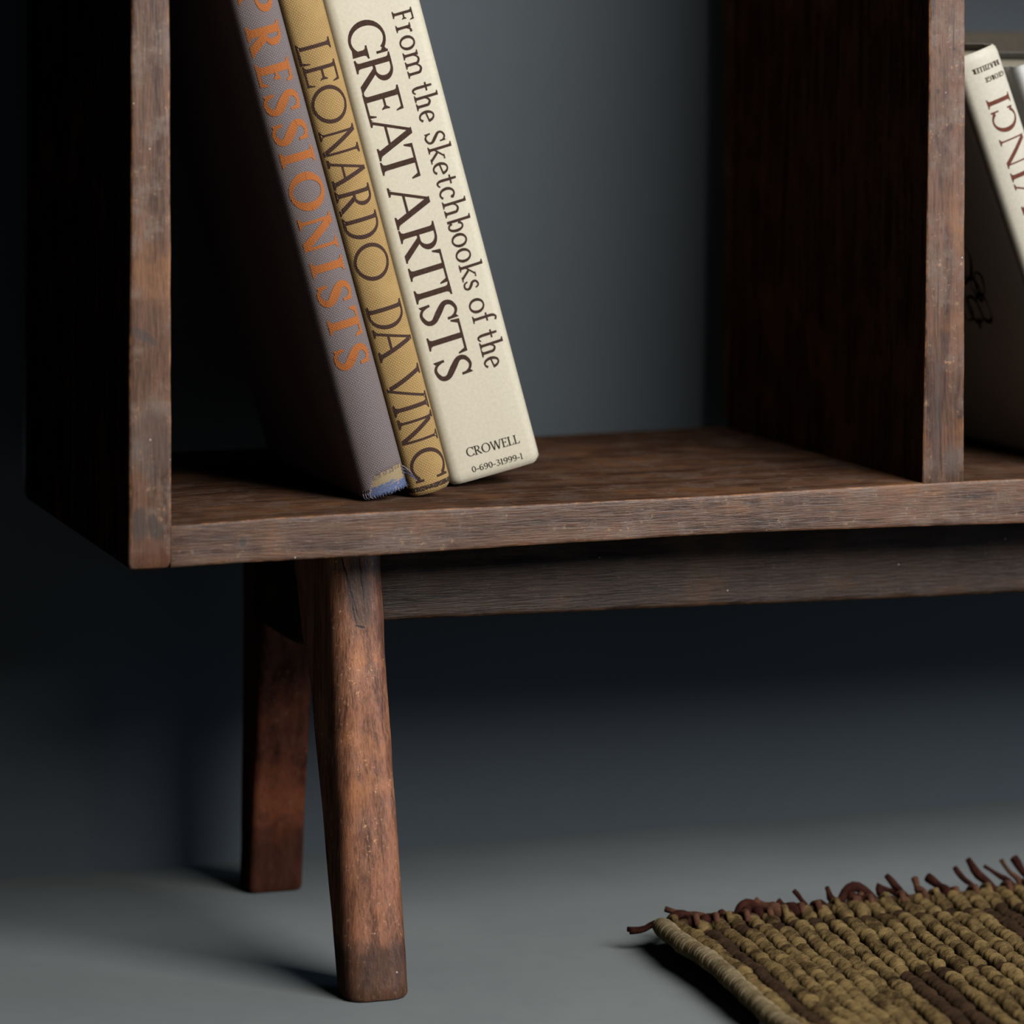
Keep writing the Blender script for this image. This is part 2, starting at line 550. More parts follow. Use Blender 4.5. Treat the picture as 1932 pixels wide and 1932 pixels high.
# ---------------------------------------------------------------- bookshelf
BS = (0.75, 0.16, 0.0)
shelf = thing('bookshelf', BS, 'worn dark brown wooden bookshelf on splayed rounded legs against the slate wall', 'bookshelf')
W_TOT = 1.50
TOP = 1.02
DEPTH = 0.322
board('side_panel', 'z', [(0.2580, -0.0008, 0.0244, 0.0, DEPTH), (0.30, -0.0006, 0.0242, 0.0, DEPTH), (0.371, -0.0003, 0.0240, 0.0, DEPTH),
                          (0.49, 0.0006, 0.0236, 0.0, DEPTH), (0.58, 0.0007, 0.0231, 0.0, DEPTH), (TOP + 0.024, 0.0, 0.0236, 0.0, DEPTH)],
      M['wood_side'], shelf, side_mat=M['shaded_side'], r=0.0018, rend=0.0045, seed=1, origin=BS)
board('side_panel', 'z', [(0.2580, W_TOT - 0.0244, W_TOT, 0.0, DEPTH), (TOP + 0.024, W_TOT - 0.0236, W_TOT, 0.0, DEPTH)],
      M['wood_side'], shelf, side_mat=M['shaded_side'], r=0.0018, rend=0.0045, seed=2, origin=BS)
SH = [(0.0236, 0.2588, 0.2828), (0.0786, 0.2598, 0.2846), (0.150, 0.2603, 0.2855), (0.239, 0.2617, 0.2858), (0.359, 0.2631, 0.2863),
      (0.491, 0.2617, 0.2882), (0.56, 0.2606, 0.2880), (W_TOT - 0.0240, 0.2600, 0.2860)]
board('bottom_shelf', 'x', [(x, 0.0002, DEPTH + 0.008, z0, z1) for x, z0, z1 in SH], M['wood_shelf'], shelf, r=0.0015, rend=0.0004, seed=3, origin=BS)
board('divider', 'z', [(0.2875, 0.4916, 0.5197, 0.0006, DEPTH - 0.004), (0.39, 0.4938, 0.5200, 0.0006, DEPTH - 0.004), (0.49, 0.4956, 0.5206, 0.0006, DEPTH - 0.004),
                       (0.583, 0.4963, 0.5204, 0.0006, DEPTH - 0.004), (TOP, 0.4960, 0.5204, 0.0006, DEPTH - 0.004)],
      M['wood_div'], shelf, side_mat=M['shaded_side'], r=0.0014, rend=0.0003, seed=4, origin=BS)
board('divider', 'z', [(0.2868, 0.992, 1.018, 0.0006, DEPTH - 0.004), (TOP, 0.992, 1.018, 0.0006, DEPTH - 0.004)], M['wood_div'], shelf, side_mat=M['shaded_side'], r=0.0014, rend=0.0003, seed=9, origin=BS)
board('hidden_light_block', 'z', [(0.2885, 0.5085, 0.5200, DEPTH - 0.0035, 0.3690), (TOP - 0.001, 0.5085, 0.5200, DEPTH - 0.0035, 0.3690)], M['wood_div'], shelf, r=0.0012, seed=10, origin=BS)  # unseen strip added behind the divider to stop light leaking along the wall
board('middle_shelf', 'x', [(0.5205, 0.0006, DEPTH, 0.7150, 0.7380), (0.9918, 0.0006, DEPTH, 0.7150, 0.7380)], M['wood_shelf'], shelf, r=0.0015, rend=0.0004, seed=12, origin=BS)
board('top_board', 'x', [(0.0236, 0.0002, DEPTH, TOP, TOP + 0.024), (W_TOT - 0.0240, 0.0002, DEPTH, TOP, TOP + 0.024)], M['wood_shelf'], shelf, seed=5, origin=BS)
board('front_apron', 'x', [(0.160, 0.066, 0.086, 0.2110, 0.2600), (0.36, 0.066, 0.086, 0.2090, 0.2612), (0.56, 0.066, 0.086, 0.2065, 0.2604), (1.342, 0.066, 0.086, 0.2070, 0.2598)],
      M['wood_apron'], shelf, r=0.002, seed=6, origin=BS)
board('rear_apron', 'x', [(0.160, 0.252, 0.272, 0.2110, 0.2600), (1.342, 0.252, 0.272, 0.2110, 0.2600)], M['wood_apron'], shelf, r=0.002, seed=7, origin=BS)


def leg_pair(x0, seed):
    dx = x0 - 0.131
    fr = [(0.0, 0.1300, 0.1690, 0.0060, 0.0330), (0.04, 0.1302, 0.1690, 0.0140, 0.0480), (0.113, 0.1308, 0.1672, 0.0270, 0.0775),
          (0.146, 0.1310, 0.1664, 0.0330, 0.0900), (0.170, 0.1313, 0.1660, 0.0370, 0.1010), (0.195, 0.1315, 0.1656, 0.0415, 0.1200),
          (0.237, 0.1317, 0.1653, 0.0490, 0.1400), (0.2600, 0.1317, 0.1650, 0.0520, 0.1450)]
    board('leg', 'z', [(z, a + dx, b + dx, c_, d_) for z, a, b, c_, d_ in fr], M['wood_leg'], shelf, radii=(0.011, 0.013, 0.006, 0.006), jit=0.15, rend=0.0028, step=0.008, seed=seed, origin=BS)
    bk = [(0.0, 0.1385, 0.1745, 0.2760, 0.3060), (0.08, 0.1385, 0.1742, 0.2620, 0.3020), (0.13, 0.1385, 0.1735, 0.2500, 0.2980), (0.185, 0.1380, 0.1700, 0.2340, 0.2950),
          (0.2600, 0.1360, 0.1680, 0.2050, 0.2900)]
    board('leg', 'z', [(z, a + dx, b + dx, c_, d_) for z, a, b, c_, d_ in bk], M['wood_back_leg'], shelf, radii=(0.004, 0.004, 0.006, 0.006), jit=0.15, rend=0.0028, step=0.008, seed=seed + 1, origin=BS)
    board('side_rail', 'y', [(0.075, 0.1345 + dx, 0.1625 + dx, 0.1990, 0.2600), (0.14, 0.1345 + dx, 0.1625 + dx, 0.1860, 0.2600), (0.25, 0.1350 + dx, 0.1645 + dx, 0.1840, 0.2600)],
          M['wood_apron'], shelf, seed=seed + 2, origin=BS)


leg_pair(0.131, 20)
leg_pair(1.3335, 30)

# ---------------------------------------------------------------- lettering: strokes of a hand-built roman


def sub(p, q, t):
    return (p[0] + (q[0] - p[0]) * t, p[1] + (q[1] - p[1]) * t)


class Pen:
    """collects quads in letter units (cap height 1, baseline 0)"""

    def __init__(self, S, H):
        self.S, self.H, self.q = S, H, []

    def quad(self, a, b, c, d):
        l1 = max(math.dist(a, b), math.dist(d, c))
        l2 = max(math.dist(b, c), math.dist(a, d))
        n1, n2 = max(1, int(l1 / 0.13 + 0.5)), max(1, int(l2 / 0.13 + 0.5))
        for i in range(n1):
            for j in range(n2):
                r = []
                for (s, t) in ((i / n1, j / n2), ((i + 1) / n1, j / n2), ((i + 1) / n1, (j + 1) / n2), (i / n1, (j + 1) / n2)):
                    r.append(sub(sub(a, b, s), sub(d, c, s), t))
                self.q.append(r)

    def rect(self, x0, y0, x1, y1):
        self.quad((x0, y0), (x1, y0), (x1, y1), (x0, y1))

    def line(self, p, q, w0, w1=None):
        w1 = w0 if w1 is None else w1
        d = Vector((q[0] - p[0], q[1] - p[1])).normalized()
        n = (-d.y, d.x)
        self.quad((p[0] - n[0] * w0 / 2, p[1] - n[1] * w0 / 2), (q[0] - n[0] * w1 / 2, q[1] - n[1] * w1 / 2),
                  (q[0] + n[0] * w1 / 2, q[1] + n[1] * w1 / 2), (p[0] + n[0] * w0 / 2, p[1] + n[1] * w0 / 2))

    def diag(self, p, q, w):
        """diagonal with horizontally cut ends; w is the horizontal width"""
        self.quad((p[0] - w / 2, p[1]), (p[0] + w / 2, p[1]), (q[0] + w / 2, q[1]), (q[0] - w / 2, q[1]))

    def ribbon(self, pts):
        """polyline with widths"""
        L, Rr = [], []
        for i, (x, y, w) in enumerate(pts):
            a = pts[max(0, i - 1)]
            b = pts[min(len(pts) - 1, i + 1)]
            d = Vector((b[0] - a[0], b[1] - a[1]))
            d = d.normalized() if d.length > 1e-9 else Vector((1, 0))
            L.append((x - d.y * w / 2, y + d.x * w / 2))
            Rr.append((x + d.y * w / 2, y - d.x * w / 2))
        for i in range(len(pts) - 1):
            self.q.append([Rr[i], Rr[i + 1], L[i + 1], L[i]])

    def curve(self, pts, n=7):
        out = []
        m = len(pts)
        for i in range(m - 1):
            p0, p1, p2, p3 = pts[max(0, i - 1)], pts[i], pts[i + 1], pts[min(m - 1, i + 2)]
            for j in range(n):
                t = j / n
                out.append(tuple(0.5 * (2 * b + (c - a) * t + (2 * a - 5 * b + 4 * c - d) * t * t + (3 * b - a - 3 * c + d) * t ** 3)
                                 for a, b, c, d in zip(p0, p1, p2, p3)))
        out.append(pts[-1])
        self.ribbon(out)

    def arc(self, cx, cy, rx, ry, a0, a1, wt, wn, n=30):
        """rx, ry are the outer radii; thick at the sides, thin at top and bottom"""
        pts = []
        n = max(6, int(n * abs(a1 - a0) / 360))
        for i in range(n + 1):
            a = R(a0 + (a1 - a0) * i / n)
            w = wn + (wt - wn) * abs(math.cos(a)) ** 1.6
            pts.append((cx + (rx - w / 2) * math.cos(a), cy + (ry - w / 2) * math.sin(a), w))
        self.ribbon(pts)

    def serif(self, x, y, w, up, l=1, r=1, sl=None):
        """foot or head serif with brackets; up=+1 for a foot at y, -1 for a head at y"""
        sl = sl or (0.085 + self.H * 0.3)
        t = self.H * 0.62
        x0 = x - w / 2 - (sl if l else 0)
        x1 = x + w / 2 + (sl if r else 0)
        self.rect(x0, min(y, y + up * t), x1, max(y, y + up * t))
        b = sl * 0.8
        if l:
            self.quad((x - w / 2, y + up * t), (x - w / 2, y + up * (t + b)), (x - w / 2 - b * 0.25, y + up * (t + b * 0.3)), (x - w / 2 - b, y + up * t))
        if r:
            self.quad((x + w / 2, y + up * t), (x + w / 2, y + up * (t + b)), (x + w / 2 + b * 0.25, y + up * (t + b * 0.3)), (x + w / 2 + b, y + up * t))

    def stem(self, x, y0, y1, w, bot=(1, 1), top=(1, 1)):
        self.rect(x - w / 2, y0, x + w / 2, y1)
        if bot:
            self.serif(x, y0, w, 1, *bot)
        if top:
            self.serif(x, y1, w, -1, *top)

    def arm(self, x0, x1, y, side, h=0.16):
        """horizontal arm whose tip flares; side -1 flares down, +1 up, 0 both"""
        H = self.H * 0.85
        y0 = y if side >= 0 else y - H
        if side == 0:
            y0 = y - H / 2
        self.rect(x0, y0, x1, y0 + H)
        t = self.H * 0.7
        if side >= 0:
            self.quad((x1 - t * 1.6, y0 + H), (x1, y0), (x1 + t * 0.35, y0 + h), (x1 - t * 0.35, y0 + h))
        if side <= 0:
            yb = y0 + H
            self.quad((x1 - t * 1.6, y0), (x1, yb), (x1 + t * 0.35, yb - h), (x1 - t * 0.35, yb - h))


def glyph(ch, W, S, H):
    p = Pen(S, H)
    sl = 0.085 + H * 0.3
    e = S / 2 + sl          # a stem with both serifs, half width
    XH = 0.74
    ASC = 1.20
    if ch == 'A':
        a = sl * 0.9
        ax = W * 0.50
        p.diag((a, 0.02), (ax - S * 0.15, 1.0), H * 1.15)
        p.diag((W - a - S * 0.35, 0.02), (ax, 1.03), S * 1.12)
        p.rect(W * 0.24, 0.34, W * 0.70, 0.34 + H * 0.9)
        p.serif(a, 0, H, 1, sl=sl * 0.85)
        p.serif(W - a - S * 0.4, 0, S, 1, sl=sl * 0.85)
    elif ch == 'V':
        a = sl * 0.9
        vx = W * 0.50
        p.diag((a + S * 0.35, 0.98), (vx, -0.03), S * 1.12)
        p.diag((W - a, 0.98), (vx + S * 0.15, 0.0), H * 1.15)
        p.serif(a + S * 0.35, 1, S, -1, sl=sl * 0.85)
        p.serif(W - a, 1, H, -1, sl=sl * 0.85)
    elif ch == 'W':
        a = sl * 0.6
        x1, xm, x2 = W * 0.30, W * 0.50, W * 0.72
        p.diag((a + S * 0.3, 0.98), (x1, -0.02), S)
        p.diag((xm, 1.0), (x1 + S * 0.1, 0), H)
        p.diag((xm, 1.0), (x2, -0.02), S)
        p.diag((W - a, 0.98), (x2 + S * 0.1, 0), H)
        p.serif(a + S * 0.3, 1, S, -1, sl=sl * 0.6)
        p.serif(W - a, 1, H, -1, sl=sl * 0.6)
    elif ch in 'CG':
        rx = W * 0.56 if ch == 'C' else W * 0.54
        p.arc(rx, 0.5, rx, 0.52, 48, 312 if ch == 'C' else 318, S * 1.05, H)
        xe = rx + (rx - H) * math.cos(R(48))
        p.rect(W - H * 1.0, 0.66, W, 0.98)
        p.quad((W - H, 0.80), (W, 0.98), (xe, 0.91), (xe, 0.84))
        if ch == 'C':
            p.rect(W - H, 0.04, W, 0.26)
            p.quad((W - H, 0.18), (W, 0.04), (xe, 0.09), (xe, 0.16))
        else:
            p.stem(W - S * 0.5 - sl * 0.45, 0.04, 0.44, S, None, (1, 1))
            p.quad((xe - 0.1, 0.02), (W - sl * 0.45, 0.0), (W - sl * 0.45, 0.12), (xe - 0.1, 0.12))
    elif ch == 'D':
        p.stem(e, 0, 1, S, (1, 0), (1, 0))
        cx = max(e + S, W * 0.40)
        p.rect(e, 0, cx, H * 0.85)
        p.rect(e, 1 - H * 0.85, cx, 1)
        p.arc(cx, 0.5, W - cx, 0.5, -90, 90, S * 1.05, H * 0.85)
    elif ch in 'EF':
        p.stem(e, 0, 1, S, (1, 1) if ch == 'F' else (1, 0), (1, 0))
        p.arm(e, W * 0.93, 1.0, -1, 0.20)
        p.arm(e, W * 0.76, 0.53, 0, 0.14)
        if ch == 'E':
            p.arm(e, W - H * 0.3, 0.0, 1, 0.22)
    elif ch == 'I':
        p.stem(W / 2, 0, 1, S)
    elif ch == 'L':
        p.stem(e, 0, 1, S, (1, 0), (1, 1))
        p.arm(e, W - H * 0.3, 0.0, 1, 0.26)
    elif ch == 'N':
        p.stem(sl + H / 2, 0, 1, H, (1, 1), (1, 0))
        p.diag((sl * 0.9 + S * 0.3, 1.0), (W - sl - H * 0.5 - S * 0.25, -0.02), S * 1.15)
        p.stem(W - sl - H / 2, 0.0, 1, H, None, (1, 1))
    elif ch == 'O':
        p.arc(W / 2, 0.5, W / 2, 0.52, 0, 360, S * 1.05, H, 44)
    elif ch in 'PRB':
        p.stem(e, 0, 1, S, (1, 1) if ch != 'B' else (1, 0), (1, 0))
        ym = 0.46 if ch != 'B' else 0.52
        bw = W * (0.92 if ch == 'P' else 0.80 if ch == 'R' else 0.86)
        cx = max(e + S * 0.6, bw * 0.52)
        p.rect(e, 1 - H * 0.85, cx, 1)
        p.rect(e, ym, cx, ym + H * 0.85)
        p.arc(cx, (1 + ym) / 2, bw - cx, (1 - ym) / 2, -90, 90, S, H * 0.85)
        if ch == 'R':
            p.quad((cx - S * 0.75, ym + H), (cx + S * 0.5, ym + H), (W + S * 0.10, 0.0), (W - S * 1.25, 0.0))
            p.rect(W - S * 1.2, 0, W + sl * 0.2, H * 0.6)
        if ch == 'B':
            cx = W * 0.5
            p.rect(e, 0, cx, H * 0.85)
            p.arc(cx, (ym + H * 0.85) / 2, W - cx, (ym + H * 0.85) / 2, -90, 90, S * 1.05, H * 0.85)
    elif ch == 'S':
        p.curve([(W * 0.87, 0.78, H * 0.9), (W * 0.74, 0.92, H), (W * 0.50, 1.0 - H * 0.35, H * 1.15), (W * 0.22, 0.87, S * 0.75), (W * 0.19, 0.69, S * 0.92),
                 (W * 0.50, 0.50, S * 1.12), (W * 0.82, 0.31, S * 0.95), (W * 0.80, 0.13, S * 0.75), (W * 0.48, H * 0.3, H * 1.15), (W * 0.24, 0.08, H), (W * 0.10, 0.26, H * 0.9)])
        p.quad((W * 0.90 - H * 0.8, 0.70), (W * 0.90 + H * 0.2, 0.70), (W * 0.90, 1.0), (W * 0.90 - H, 0.95))
        p.quad((W * 0.07 - H * 0.2, 0.30), (W * 0.07 + H * 0.8, 0.30), (W * 0.07 + H, 0.05), (W * 0.07, 0.0))
    elif ch == 'T':
        p.stem(W / 2, 0, 1, S, (1, 1), None)
        p.rect(0.02, 1 - H * 0.85, W - 0.02, 1)
        p.quad((0.0, 0.76), (H * 0.6, 0.76), (H * 1.8, 1 - H * 0.8), (0.02, 1))
        p.quad((W - H * 0.6, 0.76), (W, 0.76), (W - 0.02, 1), (W - H * 1.8, 1 - H * 0.8))
    elif ch == 'Z':
        p.rect(0.02, 1 - H, W, 1)
        p.rect(0, 0, W - 0.02, H)
        p.diag((S * 0.6, 0.02), (W - S * 0.6, 0.98), S * 1.1)
        p.rect(0.02, 0.78, H, 1)
        p.rect(W - H, 0, W, 0.24)
    elif ch == 'r':
        p.stem(e, 0, XH, S, (1, 1), (1, 0))
        p.curve([(e, XH * 0.62, H), (e + (W - e) * 0.4, XH * 0.93, H * 1.1), (W - S * 0.3, XH * 0.96, S * 0.9)])
    elif ch == 'o':
        p.arc(W / 2, XH / 2, W / 2, XH / 2 + 0.02, 0, 360, S * 1.05, H, 36)
    elif ch in 'mnh':
        top = ASC if ch == 'h' else XH
        p.stem(e, 0, top, S, (1, 1), (1, 0))
        k = 2 if ch == 'm' else 1
        span = (W - 2 * e) / k
        for i in range(k):
            x0 = e + span * i
            x1 = x0 + span
            p.stem(x1, 0, XH * 0.68, S, (1, 1), None)
            p.curve([(x0, XH * 0.60, H * 0.8), (x0 + span * 0.28, XH * 0.88, H), (x0 + span * 0.62, XH * 0.96, H * 1.3), (x1 - S * 0.1, XH * 0.82, S * 0.95), (x1, XH * 0.6, S)])
    elif ch == 't':
        x = W * 0.42
        p.curve([(x, 1.0, S * 0.8), (x, 0.6, S), (x, 0.22, S), (x + W * 0.12, 0.05, S * 0.8), (W * 0.78, 0.03, H), (W, 0.12, H * 0.8)])
        p.rect(0, XH - H, W * 0.92, XH)
    elif ch == 'f':
        x = W * 0.40
        p.stem(x, 0, 0.8, S, (1, 1), None)
        p.curve([(x, 0.78, S), (x + W * 0.04, 1.02, S * 0.95), (x + W * 0.26, ASC - 0.04, H * 1.1), (W * 0.95, ASC - 0.10, S * 0.8)])
        p.rect(0, XH - H, W * 0.86, XH)
    elif ch == 'e':
        rx = W * 0.5
        p.arc(rx, XH / 2, rx, XH / 2 + 0.02, 8, 318, S * 1.05, H, 36)
        p.line((H, XH * 0.50), (W - H * 0.8, XH * 0.60), H * 0.9)
    elif ch == 'c':
        rx = W * 0.55
        p.arc(rx, XH / 2, rx, XH / 2 + 0.02, 52, 312, S * 1.05, H, 36)
        p.arc(W - S * 0.62, XH * 0.80, S * 0.62, S * 0.62, 0, 360, S * 0.55, S * 0.55, 16)
    elif ch == 'b':
        p.stem(e, 0, ASC, S, None, (1, 0))
        cx = (e + W) / 2
        p.arc(cx, XH / 2, W - cx, XH / 2 + 0.02, -150, 150, S * 1.05, H, 36)
    elif ch == 'k':
        p.stem(e, 0, ASC, S, (1, 1), (1, 0))
        p.diag((e + S * 0.2, XH * 0.42), (W * 0.80, XH), H * 1.3)
        p.diag((W - S * 0.4, 0), (e + W * 0.22, XH * 0.58), S * 1.15)
        p.serif(W * 0.80, XH, H, -1, sl=sl * 0.7)
        p.serif(W - S * 0.4, 0, S, 1, sl=sl * 0.5)
    elif ch == 's':
        x = XH
        p.curve([(W * 0.84, x * 0.76, H), (W * 0.70, x * 0.94, H), (W * 0.46, x - H * 0.3, H), (W * 0.20, x * 0.84, S * 0.8), (W * 0.24, x * 0.62, S * 0.95), (W * 0.52, x * 0.49, S),
                 (W * 0.82, x * 0.30, S * 0.9), (W * 0.74, x * 0.09, S * 0.7), (W * 0.46, H * 0.3, H), (W * 0.2, x * 0.12, H), (W * 0.10, x * 0.30, H)])
    elif ch == '0':
        p.arc(W / 2, 0.5, W / 2, 0.5, 0, 360, S, H, 36)
    elif ch in '69':
        pts = [(W * 0.86, 0.93, H * 1.4), (W * 0.5, 0.99 - H / 2, H), (W * 0.18, 0.72, S * 0.9), (W * 0.10, 0.36, S)]
        pen = Pen(S, H)
        pen.curve(pts)
        pen.arc(W / 2, 0.32, W / 2, 0.32, 0, 360, S, H, 28)
        if ch == '9':
            pen.q = [[(W - x, 1 - y) for x, y in q] for q in pen.q]
        p.q += pen.q
    elif ch == '3':
        p.curve([(W * 0.08, 0.88, H), (W * 0.42, 0.98, H), (W * 0.82, 0.80, S), (W * 0.50, 0.55, H), (W * 0.92, 0.30, S), (W * 0.5, 0.02, H), (W * 0.06, 0.10, S * 0.8)])
        p.line((W * 0.32, 0.56), (W * 0.6, 0.56), H)
    elif ch == '1':
        p.stem(W / 2, 0, 1, S, (1, 1), (1, 0))
    elif ch == '-':
        p.rect(0, 0.30, W, 0.30 + H * 1.6)
    return p.q


WID = {'r': .46, 'o': .66, 'm': 1.16, 't': .46, 'h': .76, 'e': .60, 'S': .58, 'k': .74, 'c': .56, 'b': .68, 's': .46, 'f': .44, 'F': .58,
       'C': .74, 'R': .72, 'O': .86, 'W': 1.08, 'E': .58, 'L': .56, 'G': .8, 'B': .66, 'A': .8, 'Z': .7, 'I': .34, '-': .38, '1': .38}


class Lettering:
    """print laid on a curved spine: put(x, y) gives spine coordinates (w, s)"""

    def __init__(self, dfun, off):
        self.V, self.F, self.U = [], [], []
        self.dfun, self.off, self.k = dfun, off, 0

    def add(self, quads, put):
        for q in quads:
            self.k += 1
            i = len(self.V)
            for x, y in q:
                w, s = put(x, y)
                self.V.append((w, self.dfun(w, s) - self.off - 3e-6 * (self.k % 48), s))
                self.U.append((w, s))
            self.F.append((i, i + 1, i + 2, i + 3))

    def down(self, ch, s0, s1, w0, w1, S, H):
        """reads down the spine, letters' tops to the right"""
        h = w1 - w0
        self.add(glyph(ch, abs(s0 - s1) / h, S, H), lambda x, y: (w0 + y * h, s0 - x * h))

    def word_down(self, word, s0, s1, w0, w1, S, H, gap=0.07):
        h = w1 - w0
        tot = sum(WID[c] for c in word) + gap * (len(word) - 1)
        f = (s0 - s1) / h / tot
        x = 0.0
        for c in word:
            self.add(glyph(c, WID[c] * f, S, H), lambda a, b, x=x: (w0 + b * h, s0 - (x + a) * h))
            x += (WID[c] + gap) * f

    def word_across(self, word, w0, w1, s0, h, S, H, gap=0.05, flip=False, slope=0.0):
        tot = sum(WID.get(c, .62) for c in word) + gap * (len(word) - 1)
        f = (w1 - w0) / h / tot
        x = 0.0
        for c in word:
            if flip:
                fn = lambda a, b, x=x: (w1 - (x + a) * h, s0 - b * h)
            else:
                fn = lambda a, b, x=x: (w0 + (x + a) * h, s0 + b * h + slope * (x + a) * h)
            self.add(glyph(c, WID.get(c, .62) * f, S, H), fn)
            x += (WID.get(c, .62) + gap) * f

    def build(self, name, mat, parent):
        o = mesh(name, self.V, self.F, mat, parent, smooth=True, uvs=self.U, fix=False, auto=0)
        # face the letters outwards (towards -d)
        bm = bmesh.new()
        bm.from_mesh(o.data)
        bm.normal_update()
        bmesh.ops.reverse_faces(bm, faces=[f for f in bm.faces if f.normal.y > 0])
        bm.to_mesh(o.data)
        bm.free()
        return o


# ---------------------------------------------------------------- books


def spine_profile(T, bulge, corner, joint, D, n=18, flat=0.0):
    """outer outline of the case in (w, d): left board, joint, spine, joint, right board"""
    left = [(0.0, D), (0.0, D * 0.6), (0.0, D * 0.3)]
    g = 0.0013 if joint else 0.0
    js = bulge + corner
    left += [(0.0, js + 0.0115), (g * 0.4, js + 0.0095), (g, js + 0.0072), (g * 0.9, js + 0.005), (g * 0.3, js + 0.0026)]
    sp = []
    for i in range(n + 1):
        t = -1 + 2 * i / n
        w = T / 2 + t * T / 2
        a = abs(t)
        d = bulge * max(0.0, (a - flat) / (1 - flat)) ** 2
        edge = max(0.0, 1 - (1 - a) * (T / 2) / max(corner, 1e-6))
        d += corner * (1 - math.sqrt(max(0.0, 1 - edge * edge)))
        sp.append((w, d))
    right = [(T - w, d) for w, d in reversed(left)]
    return left, sp, right


root_cover = {}


def make_book(name, label, loc, rot, T, L, D, mat, bulge=0.006, corner=0.003, joint=True, bt=0.0024, end_round=0.0015, tear=None, group=None, flat=0.0, over=0.004, foot=None):
    root = thing(name, loc, label, 'book', rot, group)
    left, sp, right = spine_profile(T, bulge, corner, joint, D, flat=flat)
    prof = left + sp + right
    n = len(prof)
    arc = [0.0]
    for a, b in zip(prof, prof[1:]):
        arc.append(arc[-1] + math.dist(a, b))
    mid = arc[len(left) + len(sp) // 2]
    # inner outline
    inner = []
    for i, (w, d) in enumerate(prof):
        a, b = prof[max(0, i - 1)], prof[min(n - 1, i + 1)]
        t = Vector((b[0] - a[0], b[1] - a[1])).normalized()
        nx, ny = t.y, -t.x          # left board runs towards -d, so its inner side lies at +w
        inner.append((w - nx * bt, d - ny * bt))
    fr = [0.0, 0.0012, 0.003, 0.006] + [0.010 + (L - 0.018) * i / 40 for i in range(41)] + [L - 0.005, L - 0.002, L]
    V, U, Fc = [], [], []
    m = len(fr)
    ntip = end_round
    for j, s in enumerate(fr):
        e = min(s, L - s)
        sh = ntip * max(0.0, 1 - e / 0.004) ** 2
        for i, (w, d) in enumerate(prof):
            ss = s
            if tear:
                s0 = tear(w, d, i, len(left), len(sp))
                ss = s0 + (L - s0) * (s / L) if s < 0.05 else s0 * (1 - (s - 0.05) / (L - 0.05)) * 0 + max(s, s0)
                if s < 0.05:
                    ss = s0 + (0.05 - s0) * (s / 0.05)
            if foot:
                ss += foot(w, d, s)
            V.append((w + (T / 2 - w) * sh / (T / 2), d + sh, ss))
            U.append((arc[i] - mid + T / 2, ss))
    for j in range(m - 1):
        for i in range(n - 1):
            Fc.append((j * n + i, j * n + i + 1, (j + 1) * n + i + 1, (j + 1) * n + i))
    base = len(V)
    for j, s in enumerate(fr):
        e = min(s, L - s)
        for i, (w, d) in enumerate(inner):
            V.append((w, d, V[j * n + i][2] + (0.0004 if j == 0 else 0)))
            U.append(U[j * n + i])
    for j in range(m - 1):
        for i in range(n - 1):
            Fc.append((base + j * n + i, base + (j + 1) * n + i, base + (j + 1) * n + i + 1, base + j * n + i + 1))
    for i in range(n - 1):      # rims
        Fc.append((i, base + i, base + i + 1, i + 1))
        k = (m - 1) * n
        Fc.append((k + i, k + i + 1, base + k + i + 1, base + k + i))
    for j in range(m - 1):
        for i in (0, n - 1):
            Fc.append((j * n + i, (j + 1) * n + i, base + (j + 1) * n + i, base + j * n + i))
    cov = mesh('cover', V, Fc, mat, root, uvs=U, auto=50)
    pv, pf = box(bt + 0.0006, T - bt - 0.0006, bulge + 0.004, D - over, over, L - over)
    mesh('page_block', pv, pf, M['page'], root, smooth=False)

    def dfun(w, s):
        w = min(max(w, 0.0), T)
        for a, b in zip(sp, sp[1:]):
            if w <= b[0] + 1e-9:
                f = (w - a[0]) / (b[0] - a[0])
                return a[1] + (b[1] - a[1]) * f
        return sp[-1][1]
    root_cover[root.name] = cov
    return root, dfun


def shelf_z(x):
    return lerp_table([(a, c) for a, b, c in SH], x)[0]


LEAN = R(-15.4)

# --- mauve grey book, its foot worn through to a blue and gold lining
T1 = 0.0298
jag = random.Random(3)
JT = [jag.uniform(-0.0007, 0.0007) for _ in range(60)]


def tear1(w, d, i, nl, ns):
    if i < nl + 1 or i > nl + ns - 2:
        return 0.0005
    f = w / T1
    if f < 0.16:
        return 0.0012 + JT[i % 60] * 0.8
    if f < 0.30:
        return 0.0012 + (f - 0.16) / 0.14 * 0.0105 + JT[i % 60]
    if f > 0.97:
        return 0.006
    return 0.0118 + (f - 0.30) * 0.0035 + JT[i % 60] * 1.2


X1, Y1 = 0.1500, 0.0405
b1, d1 = make_book('cloth_bound_book', 'mauve grey cloth book with copper orange spine letters and frayed blue foot', (X1, Y1, 0.2856), (0, LEAN, 0),
                   T1, 0.472, 0.225, M['grey_cloth'], bulge=0.0055, corner=0.0045, tear=tear1)
lt = Lettering(d1, 0.00022)
for ch, s0, s1, w0, w1 in [
        ('P', 0.3120, 0.2935, 0.0045, 0.0246), ('R', 0.2892, 0.2712, 0.0043, 0.0244), ('E', 0.2663, 0.2520, 0.0043, 0.0245), ('S', 0.2480, 0.2343, 0.0040, 0.0246),
        ('S', 0.2298, 0.2160, 0.0042, 0.0247), ('I', 0.2122, 0.2035, 0.0045, 0.0250), ('O', 0.1985, 0.1752, 0.0047, 0.0252), ('N', 0.1720, 0.1500, 0.0048, 0.0251),
        ('I', 0.1447, 0.1367, 0.0052, 0.0252), ('S', 0.1310, 0.1173, 0.0050, 0.0252), ('T', 0.1142, 0.0962, 0.0062, 0.0256), ('S', 0.0920, 0.0786, 0.0050, 0.0256)]:
    lt.down(ch, s0, s1, w0, w1, 0.235, 0.095)
